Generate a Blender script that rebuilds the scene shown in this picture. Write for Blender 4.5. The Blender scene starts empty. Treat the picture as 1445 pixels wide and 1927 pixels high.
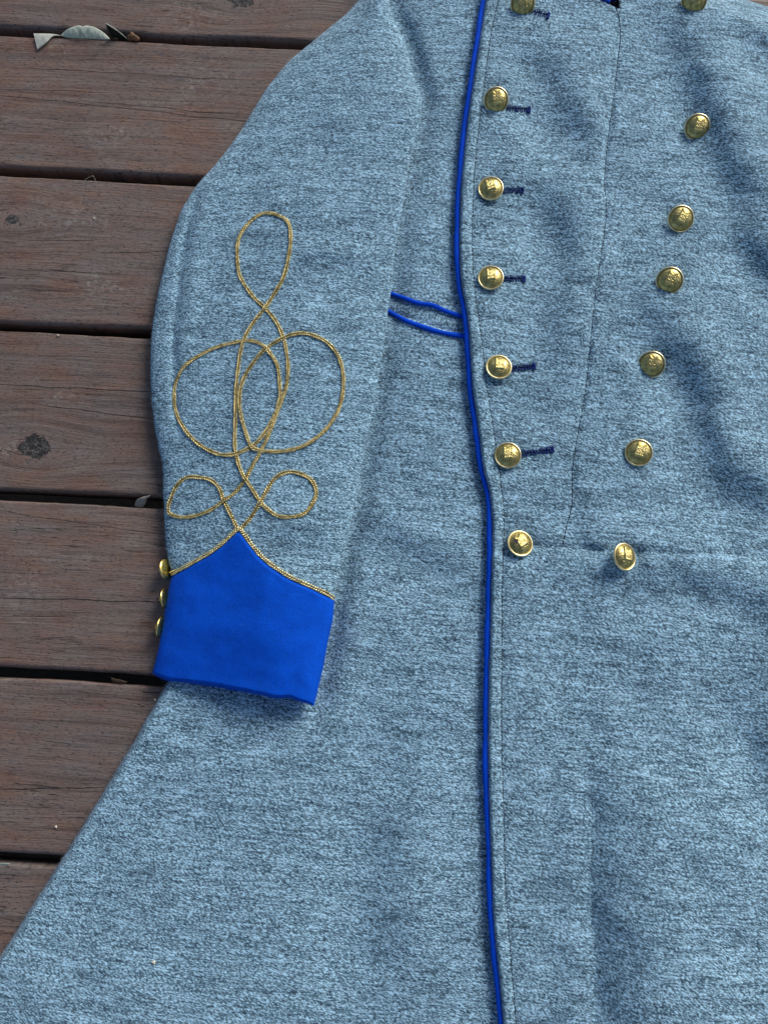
import bpy, math, random
import numpy as np
from mathutils import Vector, Matrix

random.seed(7)
rng = np.random.default_rng(11)
scene = bpy.context.scene
COL = scene.collection

# ------------------------------------------------------------------ camera
TILT = math.radians(9.0)
H = 0.612
F = 1447.0
CX, CY = 722.5, 963.5
cam_d = bpy.data.cameras.new("camera")
cam = bpy.data.objects.new("camera", cam_d)
COL.objects.link(cam)
cam.location = (0, 0, H)
cam.rotation_euler = (TILT, 0, 0)
cam_d.sensor_fit = 'VERTICAL'
cam_d.sensor_height = 36.0
cam_d.lens = 36.0 * F / 1927.0
cam_d.clip_start = 0.01
cam_d.clip_end = 500
scene.camera = cam

# ------------------------------------------------------------------ world, sun, exposure
SUN_EL, SUN_AZ = math.radians(29), math.radians(38)      # azimuth clockwise from +Y
world = bpy.data.worlds.new("World")
scene.world = world
world.use_nodes = True
wn = world.node_tree
bg = wn.nodes['Background']
sky = wn.nodes.new('ShaderNodeTexSky')
sky.sky_type = 'NISHITA'
sky.sun_disc = False
sky.sun_elevation = SUN_EL
sky.sun_rotation = SUN_AZ
sky.air_density = 1.0
sky.dust_density = 2.5
sky.ozone_density = 1.0
wn.links.new(sky.outputs[0], bg.inputs[0])
bg.inputs[1].default_value = 0.055
sun_d = bpy.data.lights.new("sun", 'SUN')
sun_d.energy = 1.5
sun_d.angle = math.radians(26)
sun_d.color = (1.0, 0.96, 0.9)
sun = bpy.data.objects.new("sun", sun_d)
COL.objects.link(sun)
sdir = Vector((math.sin(SUN_AZ) * math.cos(SUN_EL), math.cos(SUN_AZ) * math.cos(SUN_EL), math.sin(SUN_EL)))
sun.rotation_euler = sdir.to_track_quat('Z', 'Y').to_euler()
scene.view_settings.view_transform = 'Standard'
scene.view_settings.look = 'None'
scene.view_settings.exposure = 1.0
scene.view_settings.gamma = 1.0

# ------------------------------------------------------------------ helpers
ct, st = math.cos(TILT), math.sin(TILT)

def P(px, py, z):
    """photo ray through (px, py) met at height z -> world xyz (arrays)"""
    px = np.asarray(px, float); py = np.asarray(py, float); z = np.asarray(z, float)
    dx = (px - CX) / F
    dy = (CY - py) / F
    wy = dy * ct + st
    wz = dy * st - ct
    t = (z - H) / wz
    return np.stack([dx * t, wy * t, z + 0 * px], -1)

def smooth(a, b, x):
    t = np.clip((x - a) / (b - a), 0, 1)
    return t * t * (3 - 2 * t)

def curve(pts, dense=None):
    """function of the first coordinate, smooth (monotone-ish cubic)"""
    p = np.array(pts, float)
    x, y = p[:, 0], p[:, 1]
    m = np.gradient(y, x)
    def f(q):
        q = np.asarray(q, float)
        i = np.clip(np.searchsorted(x, q) - 1, 0, len(x) - 2)
        h = x[i + 1] - x[i]
        t = (q - x[i]) / h
        t = np.clip(t, -3, 4)
        inside = np.clip(t, 0, 1)
        tt = inside
        v = ((1 + 2 * tt) * (1 - tt) ** 2) * y[i] + tt * (1 - tt) ** 2 * h * m[i] + tt * tt * (3 - 2 * tt) * y[i + 1] + tt * tt * (tt - 1) * h * m[i + 1]
        return v + np.where(t < 0, t * h * m[i], 0) + np.where(t > 1, (t - 1) * h * m[i + 1], 0)
    return f

def spline(pts, step=2.0, closed=False):
    """Catmull-Rom through points, resampled at an even step"""
    p = np.array(pts, float)
    n = len(p)
    out = []
    rngi = range(n) if closed else range(n - 1)
    for i in rngi:
        if closed:
            a, b, c, d = p[(i - 1) % n], p[i], p[(i + 1) % n], p[(i + 2) % n]
        else:
            a, b, c, d = p[max(i - 1, 0)], p[i], p[i + 1], p[min(i + 2, n - 1)]
        for t in np.linspace(0, 1, 14, endpoint=False):
            out.append(0.5 * ((2 * b) + (c - a) * t + (2 * a - 5 * b + 4 * c - d) * t * t + (3 * b - a - 3 * c + d) * t ** 3))
    out.append(p[0] if closed else p[-1])
    out = np.array(out)
    s = np.r_[0, np.cumsum(np.linalg.norm(np.diff(out, axis=0), axis=1))]
    k = max(2, int(s[-1] / step))
    q = np.linspace(0, s[-1], k)
    return np.stack([np.interp(q, s, out[:, j]) for j in range(p.shape[1])], -1)

def vnoise(x, y, scale, seed):
    r = np.random.default_rng(seed)
    tab = r.random((64, 64)) * 2 - 1
    u = x / scale + 1000; v = y / scale + 1000
    iu = np.floor(u).astype(int); iv = np.floor(v).astype(int)
    fu = u - iu; fv = v - iv
    fu = fu ** 3 * (fu * (fu * 6 - 15) + 10); fv = fv ** 3 * (fv * (fv * 6 - 15) + 10)
    g = lambda a, b: tab[a % 64, b % 64]
    return (g(iu, iv) * (1 - fu) + g(iu + 1, iv) * fu) * (1 - fv) + (g(iu, iv + 1) * (1 - fu) + g(iu + 1, iv + 1) * fu) * fv

def dist_line(x, y, pts):
    """distance, signed side (+ = right of travel on the photo), and position 0..1 along"""
    p = np.array(pts, float)
    best = np.full(x.shape, 1e9); side = np.zeros(x.shape); pos = np.zeros(x.shape)
    L = np.r_[0, np.cumsum(np.linalg.norm(np.diff(p, axis=0), axis=1))]
    for i in range(len(p) - 1):
        a, b = p[i], p[i + 1]
        d = b - a; l2 = d @ d
        t = np.clip(((x - a[0]) * d[0] + (y - a[1]) * d[1]) / l2, 0, 1)
        qx = x - (a[0] + t * d[0]); qy = y - (a[1] + t * d[1])
        dd = np.hypot(qx, qy)
        c = -(d[0] * qy - d[1] * qx)
        m = dd < best
        best = np.where(m, dd, best)
        side = np.where(m, np.sign(c), side)
        pos = np.where(m, (L[i] + t * math.sqrt(l2)) / L[-1], pos)
    return best, side, pos

LIGHT2 = np.array([0.67, -0.74])      # towards the light, on the photo

FOLD = 2.3
def fold_shade(x, y, pts, w, a):
    """a soft fold whose flank runs along pts and turns away from the light (a>0), mm"""
    w = w * 1.45
    c = spline(pts, w * 0.4)
    tg = np.gradient(c, axis=0); tg /= np.linalg.norm(tg, axis=1)[:, None]
    nn = np.stack([tg[:, 1], -tg[:, 0]], -1)
    v = c[-1] - c[0]
    if np.array([v[1], -v[0]]) @ LIGHT2 < 0: nn = -nn
    q = np.linspace(0, 1, len(c)); wt = smooth(0, 0.25, np.minimum(q, 1 - q) + 0.03)
    x = np.asarray(x, float); y = np.asarray(y, float)
    out = np.zeros(np.broadcast(x, y).shape)
    lo, hi = c.min(0) - 2.6 * w, c.max(0) + 2.6 * w
    m = (x > lo[0]) & (x < hi[0]) & (y > lo[1]) & (y < hi[1])
    if not m.any(): return out
    xm, ym = x[m], y[m]; acc = np.zeros(xm.shape)
    for (cx_, cy_), (n0, n1), k in zip(c, nn, wt):
        dx, dy = (xm - cx_) / w, (ym - cy_) / w
        acc += k * (dx * n0 + dy * n1) * np.exp(-(dx * dx + dy * dy))
    out[m] = acc * 0.4 / math.sqrt(math.pi)
    return FOLD * a * out

def crease(x, y, pts, w, a, taper=True):
    d, s, t = dist_line(x, y, pts)
    e = smooth(0, 0.2, np.minimum(t, 1 - t)) if taper else 1.0
    return a * np.exp(-(d / w) ** 2) * e

def mesh_obj(name, verts, faces, mat, parent=None, smooth_=True, link=True):
    me = bpy.data.meshes.new(name)
    verts = np.asarray(verts, np.float32).reshape(-1, 3)
    if isinstance(faces, np.ndarray):
        nf, k = faces.shape
        me.vertices.add(len(verts)); me.vertices.foreach_set('co', verts.ravel())
        me.loops.add(nf * k); me.loops.foreach_set('vertex_index', faces.astype(np.int32).ravel())
        me.polygons.add(nf)
        me.polygons.foreach_set('loop_start', np.arange(0, nf * k, k, dtype=np.int32))
        me.polygons.foreach_set('loop_total', np.full(nf, k, dtype=np.int32))
        me.update(calc_edges=True)
    else:
        me.from_pydata([tuple(v) for v in verts], [], faces)
    me.validate()
    if smooth_:
        me.polygons.foreach_set('use_smooth', np.ones(len(me.polygons), dtype=bool))
    me.materials.append(mat)
    o = bpy.data.objects.new(name, me)
    if link:
        COL.objects.link(o)
    if parent is not None:
        o.parent = parent
    return o

def grid_faces(r, c, wrap_c=False, flip=False):
    i = np.arange(r - 1)[:, None]
    j = np.arange(c if wrap_c else c - 1)[None, :]
    j2 = (j + 1) % c
    a = i * c + j; b = i * c + j2; d = (i + 1) * c + j2; e = (i + 1) * c + j
    f = np.stack([a + 0 * b, e + 0 * b, d + 0 * a, b + 0 * a], -1).reshape(-1, 4)
    return f[:, ::-1] if flip else f

def tube(path, radius, seg=8, flat=1.0, caps=True):
    """verts, faces of a tube along a 3D path"""
    p = np.asarray(path, float)
    t = np.gradient(p, axis=0)
    t /= np.linalg.norm(t, axis=1)[:, None] + 1e-12
    up = np.array([0, 0, 1.0])
    s = np.cross(t, up); s /= np.linalg.norm(s, axis=1)[:, None] + 1e-12
    n = np.cross(s, t)
    a = np.linspace(0, 2 * math.pi, seg, endpoint=False)
    r = np.broadcast_to(np.asarray(radius, float), (len(p),))
    v = p[:, None] + (s[:, None] * np.cos(a)[None, :, None] + n[:, None] * np.sin(a)[None, :, None] * flat) * r[:, None, None]
    f = [list(q) for q in grid_faces(len(p), seg, True)]
    if caps:
        f.append(list(range(seg)))
        f.append(list(range((len(p) - 1) * seg, len(p) * seg))[::-1])
    return v.reshape(-1, 3), f

class Bag:
    def __init__(s): s.v = []; s.f = []; s.n = 0
    def add(s, v, f):
        v = np.asarray(v).reshape(-1, 3)
        s.v.append(v); s.f += [[q + s.n for q in k] for k in f]; s.n += len(v)
    def obj(s, name, mat, parent=None, smooth_=True):
        return mesh_obj(name, np.concatenate(s.v), s.f, mat, parent, smooth_)

def empty(name, loc=(0, 0, 0)):
    o = bpy.data.objects.new(name, None)
    o.location = loc
    o.empty_display_size = 0.02
    COL.objects.link(o)
    return o

# ------------------------------------------------------------------ node helpers
class NT:
    def __init__(s, name):
        s.m = bpy.data.materials.new(name); s.m.use_nodes = True
        s.t = s.m.node_tree; s.b = s.t.nodes['Principled BSDF']
        s.out = s.t.nodes['Material Output']
    def n(s, typ, **kw):
        o = s.t.nodes.new('ShaderNode' + typ)
        for k, v in kw.items():
            setattr(o, k, v)
        return o
    def link(s, a, b): s.t.links.new(a, b)
    def put(s, sock, v):
        if isinstance(v, bpy.types.NodeSocket): s.link(v, sock)
        else: sock.default_value = v
    def math(s, op, a, b=0.0, c=None, clamp=False):
        o = s.n('Math', operation=op); o.use_clamp = clamp
        s.put(o.inputs[0], a); s.put(o.inputs[1], b)
        if c is not None: s.put(o.inputs[2], c)
        return o.outputs[0]
    def coords(s):
        return s.n('TexCoord').outputs['Object']
    def map(s, v, scale=(1, 1, 1), rot=(0, 0, 0), loc=(0, 0, 0)):
        if any(rot):      # turn first, stretch after
            o = s.n('Mapping'); s.link(v, o.inputs[0]); o.inputs['Rotation'].default_value = rot
            v = o.outputs[0]; rot = (0, 0, 0)
        o = s.n('Mapping'); s.link(v, o.inputs[0])
        o.inputs['Location'].default_value = loc
        o.inputs['Rotation'].default_value = rot
        o.inputs['Scale'].default_value = scale
        return o.outputs[0]
    def noise(s, v, scale=1.0, detail=2.0, rough=0.5, dist=0.0):
        o = s.n('TexNoise'); s.link(v, o.inputs['Vector'])
        o.inputs['Scale'].default_value = scale; o.inputs['Detail'].default_value = detail
        o.inputs['Roughness'].default_value = rough; o.inputs['Distortion'].default_value = dist
        return o.outputs['Fac']
    def ramp(s, f, stops, interp='LINEAR'):
        o = s.n('ValToRGB'); s.put(o.inputs[0], f)
        cr = o.color_ramp; cr.interpolation = interp
        while len(cr.elements) < len(stops): cr.elements.new(0.5)
        for e, (p, c) in zip(cr.elements, stops):
            e.position = p
            e.color = (c, c, c, 1) if not hasattr(c, '__len__') else (*c, 1)
        return o.outputs[0]
    def mix(s, f, a, b, mode='MIX'):
        o = s.n('Mix', data_type='RGBA', blend_type=mode)
        s.put(o.inputs[0], f)
        for k, v in ((6, a), (7, b)):
            if not isinstance(v, bpy.types.NodeSocket) and len(v) == 3: v = (*v, 1)
            s.put(o.inputs[k], v)
        return o.outputs[2]
    def bump(s, h, strength=0.5, dist=0.001, prev=None):
        o = s.n('Bump'); s.link(h, o.inputs['Height'])
        o.inputs['Strength'].default_value = strength; o.inputs['Distance'].default_value = dist
        if prev is not None: s.link(prev, o.inputs['Normal'])
        return o.outputs[0]

def wool_material(name, dark, mid, light, rot, contrast=1.0, warm=0.0):
    t = NT(name)
    c = t.coords()
    fl = t.noise(t.map(c, (430, 1250, 700), (0, 0, rot)), 1.0, 2.0, 0.6, 0.35)      # twisted yarn flecks
    fl2 = t.noise(t.map(c, (620, 1600, 800), (0, 0, rot - 0.32)), 1.0, 1.5, 0.5, 0.3)
    hz = t.noise(t.map(c, (60, 700, 300), (0, 0, 0.09)), 1.0, 3.0, 0.6, 0.5)       # heathered streaks
    cl = t.noise(t.map(c, (28, 150, 100), (0, 0, 0.11)), 1.0, 3.0, 0.55, 0.3)          # uneven dye
    a = t.math('MULTIPLY_ADD', fl, 0.55, t.math('MULTIPLY', fl2, 0.38))
    a = t.math('MULTIPLY_ADD', hz, 0.26, a)
    a = t.math('MULTIPLY_ADD', cl, 0.12, a)
    k = 0.112 / contrast
    f = t.n('MapRange'); t.link(a, f.inputs[0])
    f.inputs[1].default_value = 0.645 - k; f.inputs[2].default_value = 0.645 + k
    col = t.ramp(f.outputs[0], [(0.0, dark), (0.45, mid), (0.78, light), (1.0, tuple(min(1, x * 1.45) for x in light))])
    t.link(col, t.b.inputs['Base Color'])
    t.b.inputs['Roughness'].default_value = 0.95
    t.b.inputs['Specular IOR Level'].default_value = 0.15
    t.b.inputs['Sheen Weight'].default_value = 0.12
    t.b.inputs['Sheen Roughness'].default_value = 0.6
    t.b.inputs['Sheen Tint'].default_value = (0.8, 0.85, 0.95, 1)
    nrm = t.bump(t.math('MULTIPLY_ADD', fl, 0.6, t.math('MULTIPLY', fl2, 0.5)), 0.55, 0.0007)
    nrm = t.bump(hz, 0.35, 0.0012, nrm)
    t.link(nrm, t.b.inputs['Normal'])
    return t.m

WD, WM, WL = (0.020, 0.044, 0.072), (0.092, 0.180, 0.248), (0.30, 0.49, 0.63)
M_wool = wool_material('grey_wool', WD, WM, WL, 0.50)
M_wool_sleeve = wool_material('grey_wool_sleeve', WD, tuple(x * 1.06 for x in WM), WL, 0.40)
M_wool_welt = wool_material('grey_wool_welt', WD, WM, WL, -1.2)
M_wool_front = wool_material('grey_wool_front', WD, tuple(x * .96 for x in WM), WL, 0.62)

def felt_material(name, base, var=0.25):
    t = NT(name); c = t.coords()
    n1 = t.noise(t.map(c, (1300, 1700, 1500), (0, 0, 0.5)), 1, 2, 0.6)
    n2 = t.noise(t.map(c, (60, 60, 60)), 1, 3, 0.6)
    lo = tuple(x * (1 - var) for x in base); hi = tuple(min(1, x * (1 + var)) for x in base)
    f = t.math('MULTIPLY_ADD', n1, 0.7, t.math('MULTIPLY', n2, 0.3))
    t.link(t.ramp(f, [(0.3, lo), (0.7, hi)]), t.b.inputs['Base Color'])
    t.b.inputs['Roughness'].default_value = 0.9
    t.b.inputs['Specular IOR Level'].default_value = 0.12
    t.b.inputs['Sheen Weight'].default_value = 0.05
    t.b.inputs['Sheen Roughness'].default_value = 0.5
    t.b.inputs['Sheen Tint'].default_value = (0.1, 0.4, 1.0, 1)
    t.link(t.bump(n1, 0.4, 0.0005, t.bump(n2, 0.3, 0.002)), t.b.inputs['Normal'])
    return t.m
M_blue = felt_material('royal_blue_felt', (0.0, 0.074, 0.56), 0.4)
M_pipe = felt_material('blue_piping_cloth', (0.0, 0.060, 0.56), 0.4)
M_navy = felt_material('navy_thread', (0.012, 0.028, 0.16), 0.4)
M_dark = felt_material('dark_lining', (0.012, 0.012, 0.02), 0.3)
M_thread = felt_material('dark_grey_thread', (0.02, 0.026, 0.04), 0.3)

def brass_material(name, base, dark, rough, scale, island=False):
    t = NT(name); c = t.coords()
    n1 = t.noise(c, scale, 4, 0.65)
    n2 = t.noise(c, scale * 5, 2, 0.6)
    k = t.ramp(n1, [(0.38, 0.0), (0.68, 1.0)])
    if island:
        g = t.n('NewGeometry').outputs['Random Per Island']
        k = t.math('MULTIPLY_ADD', t.math('POWER', g, 1.3), 0.75, t.math('MULTIPLY', k, 0.3), clamp=True)
    t.link(t.mix(k, base, dark), t.b.inputs['Base Color'])
    t.b.inputs['Metallic'].default_value = 0.78 if island else 1.0
    t.link(t.math('MULTIPLY_ADD', n2, 0.22, rough - 0.11), t.b.inputs['Roughness'])
    t.link(t.bump(n2, 0.12, 0.0003), t.b.inputs['Normal'])
    return t.m
M_brass = brass_material('aged_brass', (0.60, 0.51, 0.22), (0.27, 0.22, 0.075), 0.42, 260)
M_rim = brass_material('brass_rim', (0.92, 0.82, 0.52), (0.66, 0.56, 0.30), 0.32, 200)
M_gold = brass_material('gold_braid', (0.88, 0.74, 0.36), (0.24, 0.18, 0.06), 0.42, 520, True)
M_gold2 = brass_material('bright_gold_braid', (1.0, 0.90, 0.52), (0.38, 0.29, 0.11), 0.30, 520, True)

# ------------------------------------------------------------------ deck
PROT = math.radians(-3.1)          # planks run almost along x
u_ax = np.array([math.cos(PROT), math.sin(PROT)])
v_ax = np.array([-math.sin(PROT), math.cos(PROT)])
tops = [float(P(0, y, 0)[:2] @ v_ax) for y in (65, 330, 622, 940, 1275, 1627)]
pitch = (tops[0] - tops[-1]) / 5
tops = [tops[0] + pitch * 2, tops[0] + pitch] + tops + [tops[-1] - pitch, tops[-1] - 2 * pitch]
GAP = 0.0078

def plank_uv(px, py):
    p = P(px, py, 0)[:2]
    return float(p @ u_ax), float(p @ v_ax)

def wood_material():
    t = NT('weathered_red_brown_wood')
    c0 = t.coords()
    sx = t.n('SeparateXYZ'); t.link(c0, sx.inputs[0])
    X, Y = sx.outputs[0], sx.outputs[1]
    oi = t.n('ObjectInfo')
    # grain bends round the knots
    knots = [(plank_uv(65, 841), 0.0125, 0.032), (plank_uv(24, 414), 0.0055, 0.03), (plank_uv(455, -2), 0.012, 0.03), (plank_uv(430, 1600), 0.01, 0.03)]
    Yw = Y; kmask = None; halo = None
    wob = t.noise(t.map(c0, (130, 170, 100)), 1, 4, 0.6)
    for (kx, ky), r, R in knots:
        dx = t.math('SUBTRACT', X, kx); dy = t.math('SUBTRACT', Y, ky)
        e = t.math('ADD', t.math('POWER', t.math('ABSOLUTE', t.math('DIVIDE', dx, R * 1.3)), 2.0), t.math('POWER', t.math('ABSOLUTE', t.math('DIVIDE', dy, R * .8)), 2.0))
        g = t.math('EXPONENT', t.math('MULTIPLY', e, -1.0))
        Yw = t.math('SUBTRACT', Yw, t.math('MULTIPLY', t.math('MULTIPLY', dy, g), 0.85))
        rr = t.math('SQRT', t.math('ADD', t.math('POWER', t.math('ABSOLUTE', dx), 2.0), t.math('POWER', t.math('ABSOLUTE', t.math('MULTIPLY', dy, 1.25)), 2.0)))
        rr = t.math('MULTIPLY_ADD', t.math('SUBTRACT', wob, 0.5), r * 1.3, rr)
        mr = t.n('MapRange', clamp=True); t.link(rr, mr.inputs[0])
        mr.inputs[1].default_value = r; mr.inputs[2].default_value = r * 0.94; mr.inputs[3].default_value = 0; mr.inputs[4].default_value = 1
        kmask = mr.outputs[0] if kmask is None else t.math('MAXIMUM', kmask, mr.outputs[0])
        halo = g if halo is None else t.math('MAXIMUM', halo, g)
    cb = t.n('CombineXYZ'); t.link(X, cb.inputs[0]); t.link(Yw, cb.inputs[1]); t.link(t.math('MULTIPLY', oi.outputs['Random'], 3.0), cb.inputs[2])
    c = cb.outputs[0]
    wav = t.noise(t.map(c, (9, 14, 1)), 1, 2, 0.5)
    cb2 = t.n('CombineXYZ'); t.link(X, cb2.inputs[0])
    t.link(t.math('MULTIPLY_ADD', wav, 0.012, Yw), cb2.inputs[1]); t.link(t.math('MULTIPLY', oi.outputs['Random'], 3.0), cb2.inputs[2])
    cw = cb2.outputs[0]
    g1 = t.noise(t.map(cw, (7, 190, 1)), 1, 4, 0.6)
    g2 = t.noise(t.map(cw, (22, 620, 1)), 1, 3, 0.6)
    g3 = t.noise(t.map(c, (26, 55, 1)), 1, 4, 0.6)
    fine = t.noise(t.map(c, (280, 900, 1)), 1, 3, 0.7)
    col = t.ramp(g3, [(0.25, (0.160, 0.082, 0.060)), (0.45, (0.178, 0.112, 0.086)), (0.60, (0.168, 0.126, 0.108)), (0.78, (0.235, 0.19, 0.165))])
    grey = t.ramp(t.noise(t.map(c, (11, 40, 1), loc=(3, 1, 0)), 1, 3, 0.6), [(0.42, 0.0), (0.66, 1.0)])
    col = t.mix(t.math('MULTIPLY', grey, 0.58), col, (0.145, 0.132, 0.133))
    col = t.mix(t.ramp(g1, [(0.30, 0.55), (0.52, 0.0)]), col, (0.062, 0.042, 0.036))
    col = t.mix(t.ramp(g2, [(0.60, 0.0), (0.80, 0.45)]), col, (0.25, 0.20, 0.175))
    col = t.mix(t.ramp(fine, [(0.32, 0.95), (0.47, 0.0)]), col, (0.036, 0.030, 0.032))
    # short drying checks: thin dark lines along the grain, in bands
    band = t.ramp(t.noise(t.map(c, (6, 24, 1), loc=(1, 5, 0)), 1, 2, 0.5), [(0.44, 0.0), (0.60, 1.0)])
    ck = t.noise(t.map(cw, (16, 420, 1), loc=(7, 0, 0)), 1, 1.5, 0.5)
    ckl = t.ramp(t.math('ABSOLUTE', t.math('SUBTRACT', ck, 0.5)), [(0.0, 1.0), (0.017, 0.0)])
    gate = t.ramp(t.noise(t.map(cw, (30, 300, 1), loc=(9, 2, 0)), 1, 1, 0.5), [(0.50, 0.0), (0.56, 1.0)])
    checks = t.math('MULTIPLY', t.math('MULTIPLY', ckl, gate), t.math('MULTIPLY_ADD', band, 0.85, 0.15))
    # pores and black mildew specks
    vor = t.n('TexVoronoi'); t.link(t.map(c, (210, 420, 1)), vor.inputs['Vector']); vor.inputs['Scale'].default_value = 1
    sp = t.math('MULTIPLY', t.ramp(vor.outputs['Distance'], [(0.10, 1.0), (0.22, 0.0)]), t.ramp(t.noise(t.map(c, (18, 60, 1), loc=(4, 4, 0)), 1, 3, 0.6), [(0.50, 0.0), (0.60, 1.0)]))
    col = t.mix(t.math('MULTIPLY', sp, 0.75), col, (0.022, 0.02, 0.025))
    # the long cracks of the photograph
    cracks = [((0, 1126), (330, 1134), .6), ((0, 180), (560, 238), .5), ((0, 506), (260, 519), .4), ((0, 1160), (140, 1161), .4), ((60, 760), (300, 790), .5), ((0, 724), (295, 738), .6),
              ((170, 478), (330, 473), .5), ((0, 1488), (205, 1482), .6), ((0, 125), (440, 150), .4), ((0, 168), (200, 175), .4), ((0, 962), (300, 1005), .35), ((0, 1727), (60, 1737), .4), ((40, 1668), (90, 1668), .3), ((150, 190), (450, 215), .4), ((60, 453), (190, 453), .5)]
    wl = t.math('MULTIPLY', t.math('SUBTRACT', t.noise(t.map(c0, (22, 5, 1)), 1, 4, 0.6), 0.5), 0.0055)
    wl2 = t.noise(t.map(c0, (120, 5, 1)), 1, 3, 0.6)
    cm = None
    for a, b, w in cracks:
        (ax, ay), (bx, by) = plank_uv(*a), plank_uv(*b)
        k = (by - ay) / (bx - ax)
        yy = t.math('MULTIPLY_ADD', X, k, ay - k * ax)
        d = t.math('ABSOLUTE', t.math('ADD', t.math('SUBTRACT', Y, yy), wl))
        m = t.n('MapRange', clamp=True); t.link(d, m.inputs[0])
        wdt = t.math('MULTIPLY', wl2, 0.0016 * w)
        t.link(wdt, m.inputs[1]); m.inputs[2].default_value = 0.0
        xm = t.math('SUBTRACT', X, (ax + bx) / 2)
        e = t.n('MapRange', clamp=True); t.link(t.math('ABSOLUTE', xm), e.inputs[0])
        e.inputs[1].default_value = abs(bx - ax) / 2 + 0.004; e.inputs[2].default_value = abs(bx - ax) / 2 - 0.02
        mm = t.math('MULTIPLY', m.outputs[0], e.outputs[0])
        cm = mm if cm is None else t.math('MAXIMUM', cm, mm)
    call = t.math('MAXIMUM', cm, t.math('MULTIPLY', checks, 0.8))
    col = t.mix(call, col, (0.008, 0.007, 0.008))
    # pale scuffs and bird-lime smears
    scuff = None
    for (px, py, r) in [(200, 540, .022), (185, 570, .012), (265, 560, .008), (350, 25, .025), (345, 45, .014), (380, 150, .03), (210, 250, .02), (150, 410, .03), (110, 745, .012), (20, 845, .01), (110, 90, .012), (60, 1100, .02)]:
        kx, ky = plank_uv(px, py)
        e = t.math('ADD', t.math('POWER', t.math('ABSOLUTE', t.math('DIVIDE', t.math('SUBTRACT', X, kx), r)), 2.0), t.math('POWER', t.math('ABSOLUTE', t.math('DIVIDE', t.math('SUBTRACT', Y, ky), r * .6)), 2.0))
        g = t.math('EXPONENT', t.math('MULTIPLY', e, -1.0))
        scuff = g if scuff is None else t.math('MAXIMUM', scuff, g)
    sn = t.noise(t.map(c0, (170, 210, 100)), 1, 5, 0.7, 1.0)
    scm = t.math('MULTIPLY', t.ramp(sn, [(0.50, 0.0), (0.66, 1.0)]), t.math('MULTIPLY_ADD', scuff, 0.42, 0.06))
    col = t.mix(scm, col, (0.36, 0.36, 0.35))
    vs = t.n('TexVoronoi'); t.link(t.map(c0, (75, 75, 1)), vs.inputs['Vector']); vs.inputs['Scale'].default_value = 1
    white = t.math('MULTIPLY', t.ramp(vs.outputs['Distance'], [(0.02, 1.0), (0.045, 0.0)]), t.ramp(t.noise(t.map(c0, (40, 60, 1), loc=(2, 2, 0)), 1, 2, 0.5), [(0.56, 0.0), (0.6, 1.0)]))
    col = t.mix(t.math('MULTIPLY', white, 0.8), col, (0.55, 0.54, 0.50))
    # knots
    kn = t.noise(t.map(c0, (230, 300, 100)), 1, 6, 0.75, 1.2)
    kcol = t.ramp(kn, [(0.42, (0.006, 0.006, 0.008)), (0.52, (0.028, 0.029, 0.032)), (0.62, (0.15, 0.14, 0.14))])
    col = t.mix(t.math('MULTIPLY', kmask, 0.95), col, kcol)
    # bluish mildew patches
    mil = t.math('MULTIPLY', t.ramp(t.noise(t.map(c, (60, 150, 1), loc=(8, 3, 0)), 1, 5, 0.75), [(0.58, 0.0), (0.70, 1.0)]), 0.55)
    col = t.mix(mil, col, (0.075, 0.082, 0.105))
    # per-board tone
    tone = t.math('MULTIPLY_ADD', oi.outputs['Random'], 0.24, 0.94)
    col = t.mix(1.0, col, t.ramp(tone, [(0, 0.0), (1, 1.0)]), 'MULTIPLY')
    t.link(col, t.b.inputs['Base Color'])
    t.link(t.math('MULTIPLY_ADD', g3, 0.2, 0.42), t.b.inputs['Roughness'])
    t.b.inputs['Specular IOR Level'].default_value = 0.35
    h = t.math('MULTIPLY_ADD', g1, 0.5, t.math('MULTIPLY', g2, 0.35))
    h = t.math('MULTIPLY_ADD', fine, 0.25, h)
    h = t.math('SUBTRACT', h, t.math('MULTIPLY', call, 1.6))
    h = t.math('SUBTRACT', h, t.math('MULTIPLY', kmask, t.math('MULTIPLY_ADD', kn, -2.2, 2.2)))
    h = t.math('SUBTRACT', h, t.math('MULTIPLY', sp, 0.3))
    t.link(t.bump(h, 1.0, 0.0013), t.b.inputs['Normal'])
    return t.m
M_wood = wood_material()

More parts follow.
